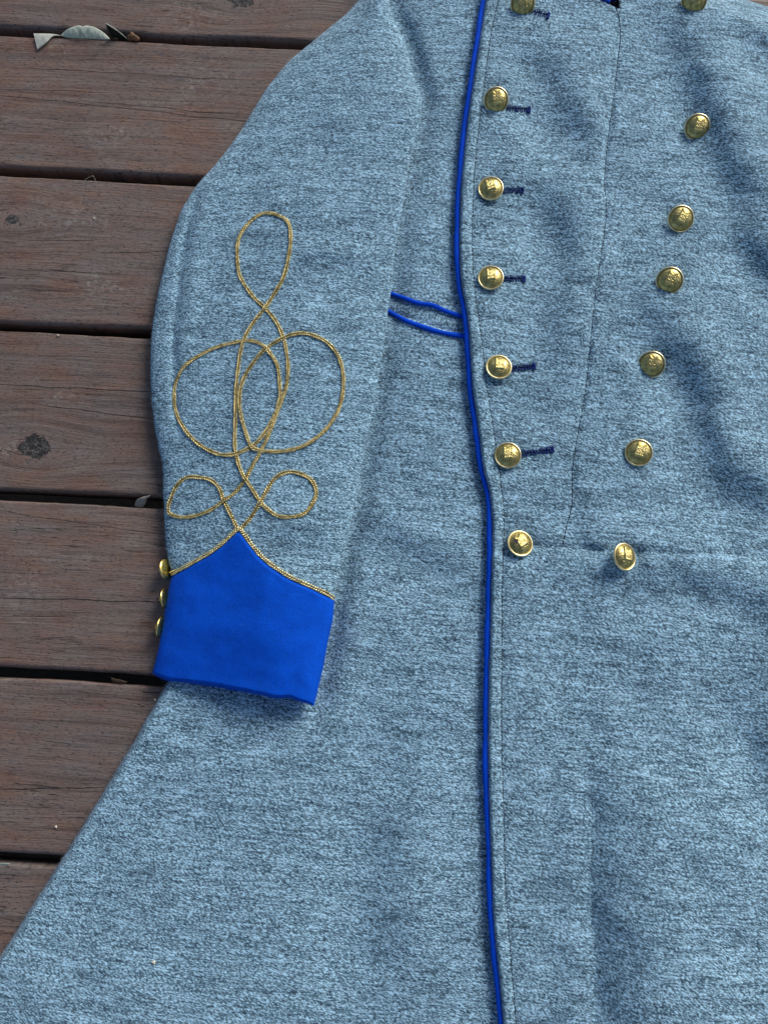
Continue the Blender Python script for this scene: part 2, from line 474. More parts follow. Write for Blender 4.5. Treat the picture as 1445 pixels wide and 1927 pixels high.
deck = empty('deck', (0, 0, 0))
deck['kind'] = 'structure'
deck['label'] = 'weathered red brown timber deck the coat lies on'
XL, XR, NS = -0.75, 0.95, 260
for k, topv in enumerate(tops):
    botv = (tops[k + 1] if k + 1 < len(tops) else topv - pitch) + GAP
    u = np.linspace(XL, XR, NS)
    th = 0.026
    r1, r2 = 0.0022, 0.0042
    prof = []
    for a in np.linspace(0, math.pi / 2, 6):
        prof.append((topv - r1 + r1 * math.cos(a), -r1 + r1 * math.sin(a)))       # upper image edge, small radius
    for q in np.linspace(0.06, 0.94, 18):
        prof.append((topv * (1 - q) + botv * q, 0.0))
    for a in np.linspace(0, math.pi / 2, 8):
        prof.append((botv + r2 - r2 * math.sin(a), -r2 + r2 * math.cos(a)))
    prof.append((botv + .0006, -th * .55)); prof.append((botv + 0.001, -th)); prof.append((topv - 0.001, -th)); prof.append((topv - .0003, -th * .5))
    prof = np.array(prof)
    n = len(prof)
    U = np.repeat(u[:, None], n, 1)
    V = np.repeat(prof[None, :, 0], NS, 0).copy(); Z = np.repeat(prof[None, :, 1], NS, 0).copy()
    edge_hi = smooth(topv - 0.012, topv, V); edge_lo = smooth(botv + 0.012, botv, V)
    V += edge_hi * (0.0006 * vnoise(U, V * 0 + k, 0.05, 3) + 0.00025 * vnoise(U, V * 0 + k, 0.008, 4))
    V += edge_lo * (0.0012 * vnoise(U, V * 0 + k + 9, 0.07, 5) + 0.0003 * vnoise(U, V * 0 + k, 0.009, 6))
    top_mask = smooth(-0.006, -0.0005, Z)
    mid = (V - botv) / (topv - botv)
    Z += top_mask * (0.0005 * vnoise(U, V * 2, 0.09, 20 + k) + 0.0007 * (1 - (2 * mid - 1) ** 2) * (1 if k % 2 else -0.6))
    xy = U[..., None] * u_ax + V[..., None] * v_ax
    o_loc = np.stack([U, V, Z], -1)
    me_f = grid_faces(NS, n, True)
    ends = [list(range(n)), list(range((NS - 1) * n, NS * n))[::-1]]
    pl = mesh_obj('plank', o_loc.reshape(-1, 3), [list(q) for q in me_f] + ends, M_wood, deck)
    pl.rotation_euler = (0, 0, PROT)

def simple(name, colr, rough=0.8, nscale=40, var=0.4, metallic=0):
    t = NT(name); c = t.coords()
    n = t.noise(c, nscale, 5, 0.65)
    t.link(t.ramp(n, [(0.3, tuple(x * (1 - var) for x in colr)), (0.7, tuple(min(1, x * (1 + var)) for x in colr))]), t.b.inputs['Base Color'])
    t.b.inputs['Roughness'].default_value = rough
    t.link(t.bump(n, 0.5, 0.5 / nscale), t.b.inputs['Normal'])
    return t.m
M_soil = simple('dark_soil', (0.02, 0.016, 0.013), 0.95, 60)
M_joist = simple('joist_timber', (0.03, 0.022, 0.017), 0.85, 50)
def box(cx, cy, cz, sx, sy, sz):
    v = [(cx + a * sx / 2, cy + b * sy / 2, cz + c * sz / 2) for a in (-1, 1) for b in (-1, 1) for c in (-1, 1)]
    f = [[0, 1, 3, 2], [4, 6, 7, 5], [0, 4, 5, 1], [2, 3, 7, 6], [0, 2, 6, 4], [1, 5, 7, 3]]
    return v, f
for jx in (-0.62, 0.0, 0.6):
    v, f = box(jx, 0.02, -0.0275 - 0.045, 0.045, 1.5, 0.09)
    j = mesh_obj('joist', v, f, M_joist, deck, False)
    j.rotation_euler = (0, 0, PROT)
gx = np.linspace(-2, 2, 60)
GX, GY = np.meshgrid(gx, gx)
GZ = -0.34 + 0.02 * vnoise(GX, GY, 0.2, 8)
g = mesh_obj('ground', np.stack([GX, GY, GZ], -1).reshape(-1, 3), grid_faces(60, 60, flip=True), M_soil)
g['kind'] = 'structure'; g['label'] = 'dark soil under the deck'

# ------------------------------------------------------------------ coat outlines (photo coordinates)
pipe_x = curve([(-260, 965), (-80, 926), (0, 909), (100, 894), (200, 879), (300, 867), (400, 861), (480, 860), (537, 864), (579, 872), (622, 877), (679, 881), (735, 885), (778, 891), (820, 897), (877, 904), (928, 916), (969, 921), (1038, 921), (1121, 919), (1205, 917), (1315, 914), (1455, 914), (1609, 919), (1738, 924), (1867, 937), (1927, 942), (2100, 958), (2300, 975)])
stitch_pts = [(y, x) for x, y in [(965, -120), (937, 0), (922, 75), (909, 175), (897, 275), (889, 400), (889, 480), (894, 551), (906, 636), (917, 735), (930, 820), (941, 900), (948, 969), (946, 1066), (944, 1232), (944, 1398), (947, 1506), (951, 1661), (958, 1764), (971, 1927), (990, 2150)]]
stitch_x = curve(stitch_pts)
seam = [(1159, 14), (1165, 40), (1167, 67), (1163, 107), (1155, 175), (1142, 275), (1137, 345), (1141, 400), (1132, 470), (1121, 544), (1114, 609), (1103, 721), (1087, 818), (1077, 882), (1076, 947), (1066, 990), (1058, 1027)]
waist = [(952, 1020), (1000, 1024), (1058, 1029), (1145, 1037), (1260, 1040), (1445, 1046), (1700, 1060)]
sleeve_L = curve([(-260, 900), (-120, 800), (-40, 720), (0, 676), (30, 648), (52, 620), (78, 588), (110, 549), (150, 514), (220, 469), (280, 430), (312, 403), (350, 370), (392, 344), (445, 325), (497, 311), (560, 297), (608, 289), (671, 284), (730, 285), (792, 290), (837, 299), (882, 306), (949, 309), (1015, 312), (1060, 319), (1083, 325), (1130, 317), (1190, 307), (1262, 293), (1300, 285)])
sleeve_R = curve([(-260, 760), (-120, 735), (0, 732), (17, 734), (52, 749), (96, 766), (157, 782), (190, 793), (215, 792), (276, 778), (328, 767), (378, 759), (436, 749), (479, 742), (543, 736), (588, 730), (650, 721), (721, 711), (792, 699), (845, 686), (900, 676), (955, 667), (997, 657), (1038, 647), (1110, 632), (1135, 625), (1180, 618), (1255, 604), (1300, 594)])
body_L = curve([(-260, 640), (0, 700), (100, 640), (200, 590), (400, 520), (600, 500), (800, 480), (1000, 450), (1150, 400), (1230, 352), (1281, 319), (1343, 285), (1411, 246), (1479, 203), (1547, 160), (1618, 118), (1700, 64), (1746, 36), (1800, 2), (1927, -78), (2300, -310)])
right_X = curve([(-260, 1150), (-150, 1250), (-60, 1335), (0, 1405), (13, 1445), (40, 1510), (100, 1620), (200, 1750), (400, 1850), (1200, 1900), (2400, 1950)])
MM = 0.001
RSTEP = curve([(-260, 5.5), (0, 7.5), (100, 7.5), (200, 6.2), (300, 4.8), (450, 4.4), (600, 4.6), (800, 6.2), (950, 8.0), (1100, 8.6), (1300, 7.5)])

def base_h(x, y):
    """mm height of the body under everything else"""
    xl = body_L(y)
    h = 11 + 9 * smooth(0, 320, x - xl)
    h = h + 5.0 * smooth(900, 500, y) * smooth(500, 900, x)
    h = h + 1.5 * vnoise(x, y * 0.7, 240, 31) + 0.8 * vnoise(x, y, 90, 32) + 0.22 * vnoise(x, y, 34, 33)
    # body fold shadows on the skirt and near the sleeve
    h = h + fold_shade(x, y, [(690, 985), (740, 1010), (820, 1050), (900, 1100)], 34, 2.6)
    h = h + fold_shade(x, y, [(650, 1120), (640, 1200), (625, 1290), (600, 1400)], 26, 1.5)
    h = h + fold_shade(x, y, [(830, 1380), (790, 1430), (735, 1540), (720, 1700), (730, 1900)], 55, 4.2)
    h = h + fold_shade(x, y, [(560, 1560), (470, 1640), (380, 1760)], 60, 2.2)
    h = h + fold_shade(x, y, [(770, 30), (790, 100), (812, 200)], 22, 1.4)
    h = h - 0.55 * RSTEP(y) * np.exp(-((x - sleeve_R(y) - 8) / 22.0) ** 2) * smooth(-100, 0, y) * smooth(1400, 1250, y)
    # the cloth sags beside the raised front edge
    h = h - 1.6 * np.exp(-((x - pipe_x(y)) / 40.0) ** 2)
    return h

def front_h(x, y):
    h = base_h(x, y) + 6.0 + 1.6 * np.exp(-((x - pipe_x(y)) / 40.0) ** 2)
    d = x - pipe_x(y)
    a = smooth(20, 110, d)
    f = 0
    f = f + fold_shade(x, y, [(1000, 90), (1040, 130), (1062, 200), (1110, 290), (1125, 330)], 44, 5.2)
    f = f + fold_shade(x, y, [(960, 330), (1022, 350), (1060, 410), (1072, 480), (1045, 580), (1030, 690)], 46, 5.6)
    f = f + fold_shade(x, y, [(1240, 30), (1290, 80), (1320, 160), (1352, 250), (1385, 330), (1480, 430)], 48, 6.4)
    f = f + fold_shade(x, y, [(1290, 300), (1272, 380), (1290, 470)], 30, 2.6)
    f = f + fold_shade(x, y, [(1370, 20), (1430, 70), (1560, 160)], 36, 4.0)
    f = f + fold_shade(x, y, [(1360, 400), (1440, 490), (1560, 600)], 40, 5.0)
    f = f + fold_shade(x, y, [(1190, 580), (1235, 610), (1295, 690), (1330, 770), (1345, 860), (1400, 915), (1520, 980)], 46, 6.2)
    f = f + fold_shade(x, y, [(1100, 1080), (1200, 1085), (1310, 1090), (1400, 1130), (1540, 1200)], 44, 3.6)
    xe = 1106 + 0.02 * (y - 1400) + 5 * vnoise(y * 1.0, y * 0.0, 120, 44)
    dxe = x - xe
    wdt = 70 + 0.14 * np.clip(y - 1400, 0, 900)
    q = np.maximum(dxe, 0) / wdt
    f = f + smooth(1300, 1560, y) * 0.18 * wdt * 0.886 * np.tanh(1.2 * q) * np.exp(-(np.maximum(dxe, 0) / 480) ** 2)
    f = f + smooth(1290, 1560, y) * 2.0 * np.exp(-((dxe + 34) / 30) ** 2)
    f = f + fold_shade(x, y, [(1430, 1230), (1425, 1340), (1450, 1440), (1500, 1560)], 48, 5.2)
    f = f + fold_shade(x, y, [(960, 200), (985, 260), (1010, 320)], 30, -2.0)
    f = f + fold_shade(x, y, [(1010, 1120), (1020, 1250), (1000, 1400)], 50, -1.5)
    f = f + 0.9 * vnoise(x, y, 70, 41) + 0.5 * vnoise(x + 40, y * 1.2, 38, 42)
    h = h + a * f
    # raised band between piping and topstitching, then the groove of the stitches
    ds = x - stitch_x(y)
    h = h + 0.9 * smooth(2, -8, ds)
    h = h - 0.8 * np.exp(-(ds / 3.2) ** 2)
    h = h + crease(x, y, seam, 4.0, -1.2) * (1 + 0.5 * vnoise(x, y, 12, 47)) + crease(x, y, seam, 24.0, -1.2) * (1 + 0.8 * vnoise(x, y, 26, 46))
    h = h + crease(x, y, waist, 5, -1.3, False) * (1 - 0.6 * smooth(1150, 1300, x)) + crease(x, y, waist, 26.0, -1.6, False) * (1 + 0.8 * vnoise(x, y, 26, 46))
    # puckers at the buttonholes and under the buttons
    for bx, by in LEFT_B + RIGHT_B:
        r = np.hypot(x - bx, y - by)
        h = h - 1.4 * np.exp(-(r / 26.0) ** 2) + 0.7 * np.exp(-((r - 50) / 22.0) ** 2)
    for (x0, y0, x1, y1) in HOLES:
        h = h + crease(x, y, [(x0, y0), (x1, y1)], 3.2, -1.0, False)
    return h

LEFT_B = [(983, 8), (933, 189), (923, 355), (923, 523), (938, 691), (955, 857), (978, 1023)]
RIGHT_B = [(1305, 2), (1311, 240), (1280, 412), (1259, 528), (1225, 686), (1201, 852), (1174, 1048)]
HOLES = [(1002, 21, 1030, 29), (953, 203, 994, 206), (944, 358, 981, 358), (944, 524, 984, 525), (958, 694, 1003, 690), (978, 855, 1037, 846)]

coat = empty('frock_coat', tuple(P(720, 963, 0)))
COAT_INV = Matrix.Translation(-Vector(coat.location))
def part(o, parent=None):
    o.parent = parent or coat
    if parent is None:
        o.matrix_parent_inverse = COAT_INV
    return o
coat['label'] = 'grey wool double breasted uniform coat with blue cuff and brass buttons, spread on the deck'
coat['category'] = 'coat'

SURF = []      # (points grid, name) kept for scattering the wool nap
def surf(name, X, Y, Z, mat, flip=False, extra=None, keep=None):
    V = P(X, Y, Z * MM)
    r, c = X.shape
    f = grid_faces(r, c, flip=flip)
    if keep is not None:
        fi = f
        k = keep.ravel()
        f = f[k[fi].all(1)]
    o = part(mesh_obj(name, V.reshape(-1, 3), f, mat))
    SURF.append((name, V, X, Y))
    return o

# ---- under front (image-left front and skirt)
def edge_cols(n_edge, n_rest):
    a = 1 - np.cos(np.linspace(0, math.pi / 2, n_edge))
    return a, np.linspace(0, 1, n_rest + 1)[1:]
EW = 13.0
ys = np.arange(-260, 2301, 5.0)
ea, ra = edge_cols(9, 210)
xl = body_L(ys); xr = pipe_x(ys) + 46
E = xl[:, None] + EW * ea[None, :]
R = (xl + EW)[:, None] + (xr - xl - EW)[:, None] * ra[None, :]
X = np.concatenate([E, R], 1); Y = np.repeat(ys[:, None], X.shape[1], 1)
X0 = X.copy()
wob = (3.5 * vnoise(Y * 0, Y, 170, 55) + 1.6 * vnoise(Y * 0, Y, 60, 51) + 0.7 * vnoise(Y * 0, Y, 17, 52)) * smooth(60, 0, X - xl[:, None])
X = X + wob
t = np.clip((X0 - xl[:, None]) / EW, 0, 1)
hb = base_h(X, Y)
Z = 1.0 + (hb - 1.0) * np.sqrt(1 - (1 - t) ** 2)
# pocket opening
pk_up = [(722, 549), (734, 552), (761, 561), (786, 570), (812, 574), (838, 585), (868, 595), (900, 602)]
pk_lo = [(716, 580), (729, 585), (761, 602), (798, 616), (832, 626), (874, 633), (905, 638)]
dmid, _, _ = dist_line(X, Y, [(720, 566), (761, 581), (800, 593), (835, 606), (905, 620)])
Z = Z - 2.6 * np.exp(-(dmid / 15.0) ** 4)
under = surf('coat_body', X, Y, Z, M_wool)

# ---- overlapping front
ys = np.arange(-260, 2301, 4.0)
xl = pipe_x(ys) + 3; xr = right_X(ys)
a = 1 - np.cos(np.linspace(0, math.pi / 2, 8))
mid = np.linspace(0, 1, 262)[1:-1]
EL, ER = 8.0, 22.0
X = np.concatenate([xl[:, None] + EL * a, (xl + EL)[:, None] + (xr - ER - xl - EL)[:, None] * mid, xr[:, None] - ER * a[::-1][None]], 1)
Y = np.repeat(ys[:, None], X.shape[1], 1)
hf = front_h(X, Y)
tl = np.clip((X - xl[:, None]) / EL, 0, 1); tr = np.clip((xr[:, None] - X) / ER, 0, 1)
hb = base_h(X, Y)
Z = hb - 1 + (hf - hb + 1) * np.sqrt(1 - (1 - tl) ** 2)
Z = 1 + (Z - 1) * np.sqrt(1 - (1 - tr) ** 2) * (0.55 + 0.45 * smooth(0, 120, (xr[:, None] - X)))
notch_y = np.interp(X, [1040, 1085, 1128, 1158, 1163], [-60, -18, -1, 13, 14])
keep = ~((Y < notch_y) & (X < 1163) & (X > 1040)) | (X < 1040)
front = surf('overlapping_front', X, Y, Z, M_wool_front, keep=keep)

# lining and blue edge glimpsed in the neck opening
nx = np.linspace(1030, 1185, 24); ny = np.linspace(-120, 30, 24)
NX, NY = np.meshgrid(nx, ny)
NZ = front_h(NX, NY) - 7.5 + 1.0 * vnoise(NX, NY, 20, 3)
part(mesh_obj('collar_lining', P(NX, NY, NZ * MM).reshape(-1, 3), grid_faces(24, 24), M_dark))
B = Bag()
for pts in ([(1086, -20), (1128, -3), (1146, 5)], [(1150, -3), (1161, -8), (1172, -30)]):
    s = spline(pts, 3)
    B.add(*tube(P(s[:, 0], s[:, 1], (front_h(s[:, 0], s[:, 1]) - 3.0) * MM), 0.0019, 10))
part(B.obj('collar_piping', M_pipe))

# ---- front edge piping
yy = np.arange(-240, 2290, 5.0)
px_ = pipe_x(yy) + 0.8 * vnoise(yy, yy * 0, 55, 61) + .5 * vnoise(yy, yy * 0, 22, 63)
pz = (base_h(px_, yy) + 4.6) * MM
rad = 0.0021 * (1 + 0.05 * vnoise(yy, yy * 0, 16, 64) + 0.12 * vnoise(yy, yy * 0, 60, 62))
v, f = tube(P(px_, yy, pz), rad, 14, 0.65)
PIPE_V = v.reshape(-1, 14, 3)[:, :8]
PIPE_X = np.repeat(px_[:, None], 8, 1); PIPE_Y = np.repeat(yy[:, None], 8, 1)
part(mesh_obj('front_edge_piping', v, f, M_pipe))
# flat flange of the piping sewn to the edge: a thin dark seam line
B = Bag()
fx = px_ + 6.2
B.add(*tube(P(fx, yy, (base_h(fx, yy) + 5.2) * MM), 0.00035, 6))
part(B.obj('piping_seam', M_navy))

def stitches(name, pts, hfun, mat, dash, gap, rad_px, dz):
    s = spline(pts, 1.0)
    B = Bag(); i = 0
    while i + dash < len(s):
        q = s[i:i + dash + 1:max(1, dash // 3)]
        w = np.sin(np.linspace(0, math.pi, len(q)))
        z = hfun(q[:, 0], q[:, 1]) + dz * w
        B.add(*tube(P(q[:, 0], q[:, 1], z * MM), rad_px * (0.5 + 0.5 * w) * MM, 5))
        i += dash + gap
    return part(B.obj(name, mat))
stitches('topstitching', [(x, y) for y, x in stitch_pts[1:-1]], lambda x, y: front_h(x, y), M_thread, 8, 1, 0.42, 0.3)
stitches('waist_seam', waist[:4], lambda x, y: front_h(x, y), M_thread, 7, 2, 0.34, 0.1)
stitches('front_seam', seam, lambda x, y: front_h(x, y), M_thread, 9, 1, 0.42, 0.2)

# ---- pocket
def strip(name, pts, r, mat, dz=1.0, hfun=base_h):
    s = spline(pts, 3)
    n = len(s)
    z = hfun(s[:, 0], s[:, 1]) + dz
    rr = np.full(n, r) * (1 + .08 * vnoise(np.arange(n) * 3., np.zeros(n), 25, 3)); rr[0] *= .75; rr[1] *= .92
    return part(mesh_obj(name, *tube(P(s[:, 0], s[:, 1], z * MM), rr * MM, 12, 0.8), mat))
strip('pocket_piping', pk_up, 1.75, M_pipe, 0.6)
strip('pocket_piping', pk_lo, 1.95, M_pipe, 0.5)
su, sl = spline(pk_up, 3), spline(pk_lo, 3)
q = np.linspace(0, 1, 60)
su = np.stack([np.interp(q, np.linspace(0, 1, len(su)), su[:, k]) for k in (0, 1)], -1)
sl = np.stack([np.interp(q, np.linspace(0, 1, len(sl)), sl[:, k]) for k in (0, 1)], -1)
w = np.linspace(0, 1, 12)[:, None]
WX = su[None, :, 0] * (1 - w) + sl[None, :, 0] * w; WY = su[None, :, 1] * (1 - w) + sl[None, :, 1] * w
WZ = base_h(WX, WY) - 2.0 + 1.6 * np.sin(w * math.pi)
o = surf('pocket_welt', WX, WY, WZ, M_wool_welt)

# ---- sleeve
ZM_T = curve([(-260, 9), (0, 9), (200, 10), (500, 9.5), (900, 9), (1100, 8.5), (1300, 7)])
def sleeve_frame(y):
    L = sleeve_L(y); Rr = sleeve_R(y)
    return L, Rr
def sleeve_z(u, x, y, top=True, extra=0.0):
    """u in -1..1 across the sleeve"""
    L, Rr = sleeve_frame(y)
    zr_bot = base_h(Rr, y) + 0.42 * RSTEP(y)
    step = RSTEP(y)
    k = smooth(-0.7, 1.0, u)
    bot = 1.5 * (1 - k) + zr_bot * k
    crown = 24 + 1.5 * vnoise(x, y, 150, 71)
    left_mid, right_mid = 9.0, zr_bot + step
    zm = left_mid * (1 - smooth(-1, .9, u)) + right_mid * smooth(-1, .9, u)
    tl = ZM_T(y) * (1 - smooth(-1, 1, u)) + 0.85 * step * smooth(-1, 1, u) + 3.5 * np.exp(-((u - 0.1) / 0.55) ** 2)
    prof = np.sqrt(np.clip(1 - np.abs(u) ** 5.0, 0, 1))
    if top:
        z = zm + (tl + extra) * prof
        z = z + prof * (0.9 * vnoise(x, y, 110, 72) + 0.5 * vnoise(x, y, 48, 73) + 0.25 * vnoise(x, y, 24, 74))
        c = smooth(0.99, 0.9, np.abs(u))
        if extra == 0.0:
            z = z + c * crease(x, y, [(400, 300), (376, 345), (352, 430), (337, 530), (326, 640), (330, 760), (345, 870)], 7, -2.4)
            z = z + c * crease(x, y, [(430, 300), (400, 360), (375, 440), (362, 540), (352, 640), (352, 740)], 13, 1.5)
            z = z + c * fold_shade(x, y, [(560, 470), (620, 490), (690, 500)], 16, 0.8)
            z = z + c * fold_shade(x, y, [(480, 980), (560, 1010), (620, 1000)], 30, 1.2)
            z = z + c * fold_shade(x, y, [(560, 640), (650, 690), (690, 760)], 36, 1.4)
            z = z + c * fold_shade(x, y, [(600, 200), (640, 260), (690, 300)], 36, 1.6)
            z = z + c * crease(x, y, [(600, 338), (625, 342), (650, 350)], 4, -0.4)
            z = z + c * crease(x, y, [(595, 483), (630, 490), (662, 492)], 4, -0.5)
        return z
    return np.minimum(zm - 0.9 * tl * prof, zm)

def sleeve_top(x, y):
    x = np.asarray(x, float); y = np.asarray(y, float)
    L, Rr = sleeve_frame(y)
    u = np.clip((x - (L + Rr) / 2) / ((Rr - L) / 2), -1, 1)
    return sleeve_z(u, x, y)

def closed_sleeve(name, ys, Lf, Rf, zfun, mat, N=96, M=30):
    s = np.sin(np.linspace(-math.pi / 2, math.pi / 2, N))
    s2 = np.sin(np.linspace(math.pi / 2, -math.pi / 2, M))[1:-1]
    U = np.r_[s, s2]
    top = np.r_[np.ones(N, bool), np.zeros(len(s2), bool)]
    L = Lf(ys)[:, None]; Rr = Rf(ys)[:, None]
    X = (L + Rr) / 2 + (Rr - L) / 2 * U[None]
    Y = np.repeat(ys[:, None], len(U), 1)
    UU = np.repeat(U[None], len(ys), 0)
    edge = smooth(0.9, 1.0, np.abs(UU))
    X = X + edge * (1.0 * vnoise(Y, Y * 0 + np.sign(UU) * 500, 40, 81) + 0.6 * vnoise(Y, Y * 0 + np.sign(UU) * 500, 14, 82))
    Z = np.where(top[None], zfun(UU, X, Y, True), zfun(UU, X, Y, False))
    V = P(X, Y, Z * MM)
    f = grid_faces(len(ys), len(U), True)
    o = part(mesh_obj(name, V.reshape(-1, 3), f, mat))
    SURF.append((name, V[:, :N], X[:, :N], Y[:, :N]))
    return o
ys = np.arange(-240, 1214, 4.0)
closed_sleeve('sleeve', ys, sleeve_L, sleeve_R, sleeve_z, M_wool_sleeve)

# ---- cuff (Coons patch between the pointed top edge and the bottom fold)
ctop = spline([(324, 1084), (360, 1064), (395, 1044), (420, 1025), (440, 1007), (449, 999), (458, 1008), (476, 1034), (500, 1060), (540, 1087), (590, 1110), (629, 1131)], 1.0)
cbot = spline([(288, 1267), (297, 1273), (320, 1281), (360, 1286), (400, 1292), (480, 1306), (515, 1314), (545, 1314), (570, 1322), (591, 1328)], 1.0)
cl_ = spline([(324, 1084), (317, 1115), (308, 1170), (300, 1215), (288, 1267)], 1.0)
cr_ = spline([(629, 1131), (626, 1165), (617, 1210), (605, 1270), (591, 1328)], 1.0)
def at(c, t):
    s = np.r_[0, np.cumsum(np.linalg.norm(np.diff(c, axis=0), axis=1))]; s /= s[-1]
    return np.stack([np.interp(t, s, c[:, k]) for k in (0, 1)], -1)
def by_x(c, t):   # parameter by x so that columns stay upright
    x = c[0, 0] + (c[-1, 0] - c[0, 0]) * t
    return np.stack([x, np.interp(x, c[:, 0], c[:, 1])], -1)
N, K = 90, 64
sU = np.sin(np.linspace(-math.pi / 2, math.pi / 2, N)); tU = (sU + 1) / 2
tV = np.r_[np.linspace(0, 0.965, K - 14), 0.965 + 0.035 * np.sin(np.linspace(0, math.pi / 2, 15))[1:]]
def coons(tU, tV):
    T, Bt = by_x(ctop, tU)[None], by_x(cbot, tU)[None]
    Lc, Rc = at(cl_, tV)[:, None], at(cr_, tV)[:, None]
    u = tU[None, :, None]; v = tV[:, None, None]
    return (1 - v) * T + v * Bt + (1 - u) * Lc + u * Rc - ((1 - u) * (1 - v) * ctop[0] + u * (1 - v) * ctop[-1] + (1 - u) * v * cbot[0] + u * v * cbot[-1])
def cuff_z(u, v, x, y, top):
    Rr = sleeve_R(y)
    zr = base_h(np.maximum(Rr, x), y) + 2.8
    step = 8.6
    k = smooth(-1, .9, u)
    zm = 8.5 * (1 - k) + (zr + step) * k
    end = np.sqrt(np.clip(1 - np.clip((v - 0.965) / 0.035, 0, 1) ** 2, 0, 1))
    lip = smooth(-0.001, 0.012, v)
    tl = (8.8 * (1 - smooth(-1, 1, u)) + step * smooth(-1, 1, u) + 3.5 * np.exp(-((u - 0.1) / 0.55) ** 2)) * (1 - 0.25 * smooth(0.75, 1.0, v)) + 2.6 * lip
    prof = np.sqrt(np.clip(1 - np.abs(u) ** 5.4, 0, 1)) * (0.12 + 0.88 * end)
    zz = zm + tl * prof * (1 if top else -0.85)
    if top:
        zz = zz + prof * (0.9 * vnoise(x, y, 110, 72) + 0.8 * vnoise(x, y, 60, 92) + 0.2 * vnoise(x, y, 22, 93))
        zz = zz + fold_shade(x, y, [(340, 1225), (430, 1200), (540, 1240)], 30, 0.9) * prof
        zz = zz + fold_shade(x, y, [(470, 1060), (480, 1140), (470, 1230)], 30, 0.9) * prof
    return zz
PT = coons(tU, tV)
X, Y = PT[..., 0], PT[..., 1]
UU = np.repeat(sU[None], K, 0); VV = np.repeat(tV[:, None], N, 1)
X = X + 0.5 * vnoise(X, Y, 12, 94) * smooth(.97, 1, np.abs(UU))
Y = Y + 0.8 * vnoise(X, Y, 16, 95) * smooth(.9, 1, VV)
ZT = cuff_z(UU, VV, X, Y, True); ZB = cuff_z(UU, VV, X, Y, False)
Vt = P(X, Y, ZT * MM); Vb = P(X, Y, ZB * MM)[:, ::-1][:, 1:-1]
Vc = np.concatenate([Vt, Vb], 1)
c = Vc.shape[1]
f = [list(q) for q in grid_faces(K, c, True)]
for j in range(N - 1):
    jj = (c - j) % c; j2 = (c - j - 1) % c
    if j2 < N and j2 != N - 1: j2 = N - 1
    quad = [(K - 1) * c + k_ for k_ in (j, jj if j else 0, j2, j + 1)]
    quad = list(dict.fromkeys(quad))
    if len(quad) > 2: f.append(quad)
cuff = part(mesh_obj('cuff', Vc.reshape(-1, 3), f, M_blue))
SURF.append(('cuff', Vt, X, Y))
def cuff_top(x, y):
    u = np.clip((x - (sleeve_L(y) + sleeve_R(y)) / 2) / ((sleeve_R(y) - sleeve_L(y)) / 2 + 3), -1, 1)
    return cuff_z(u, 0.02 + 0 * x, x, y, True)

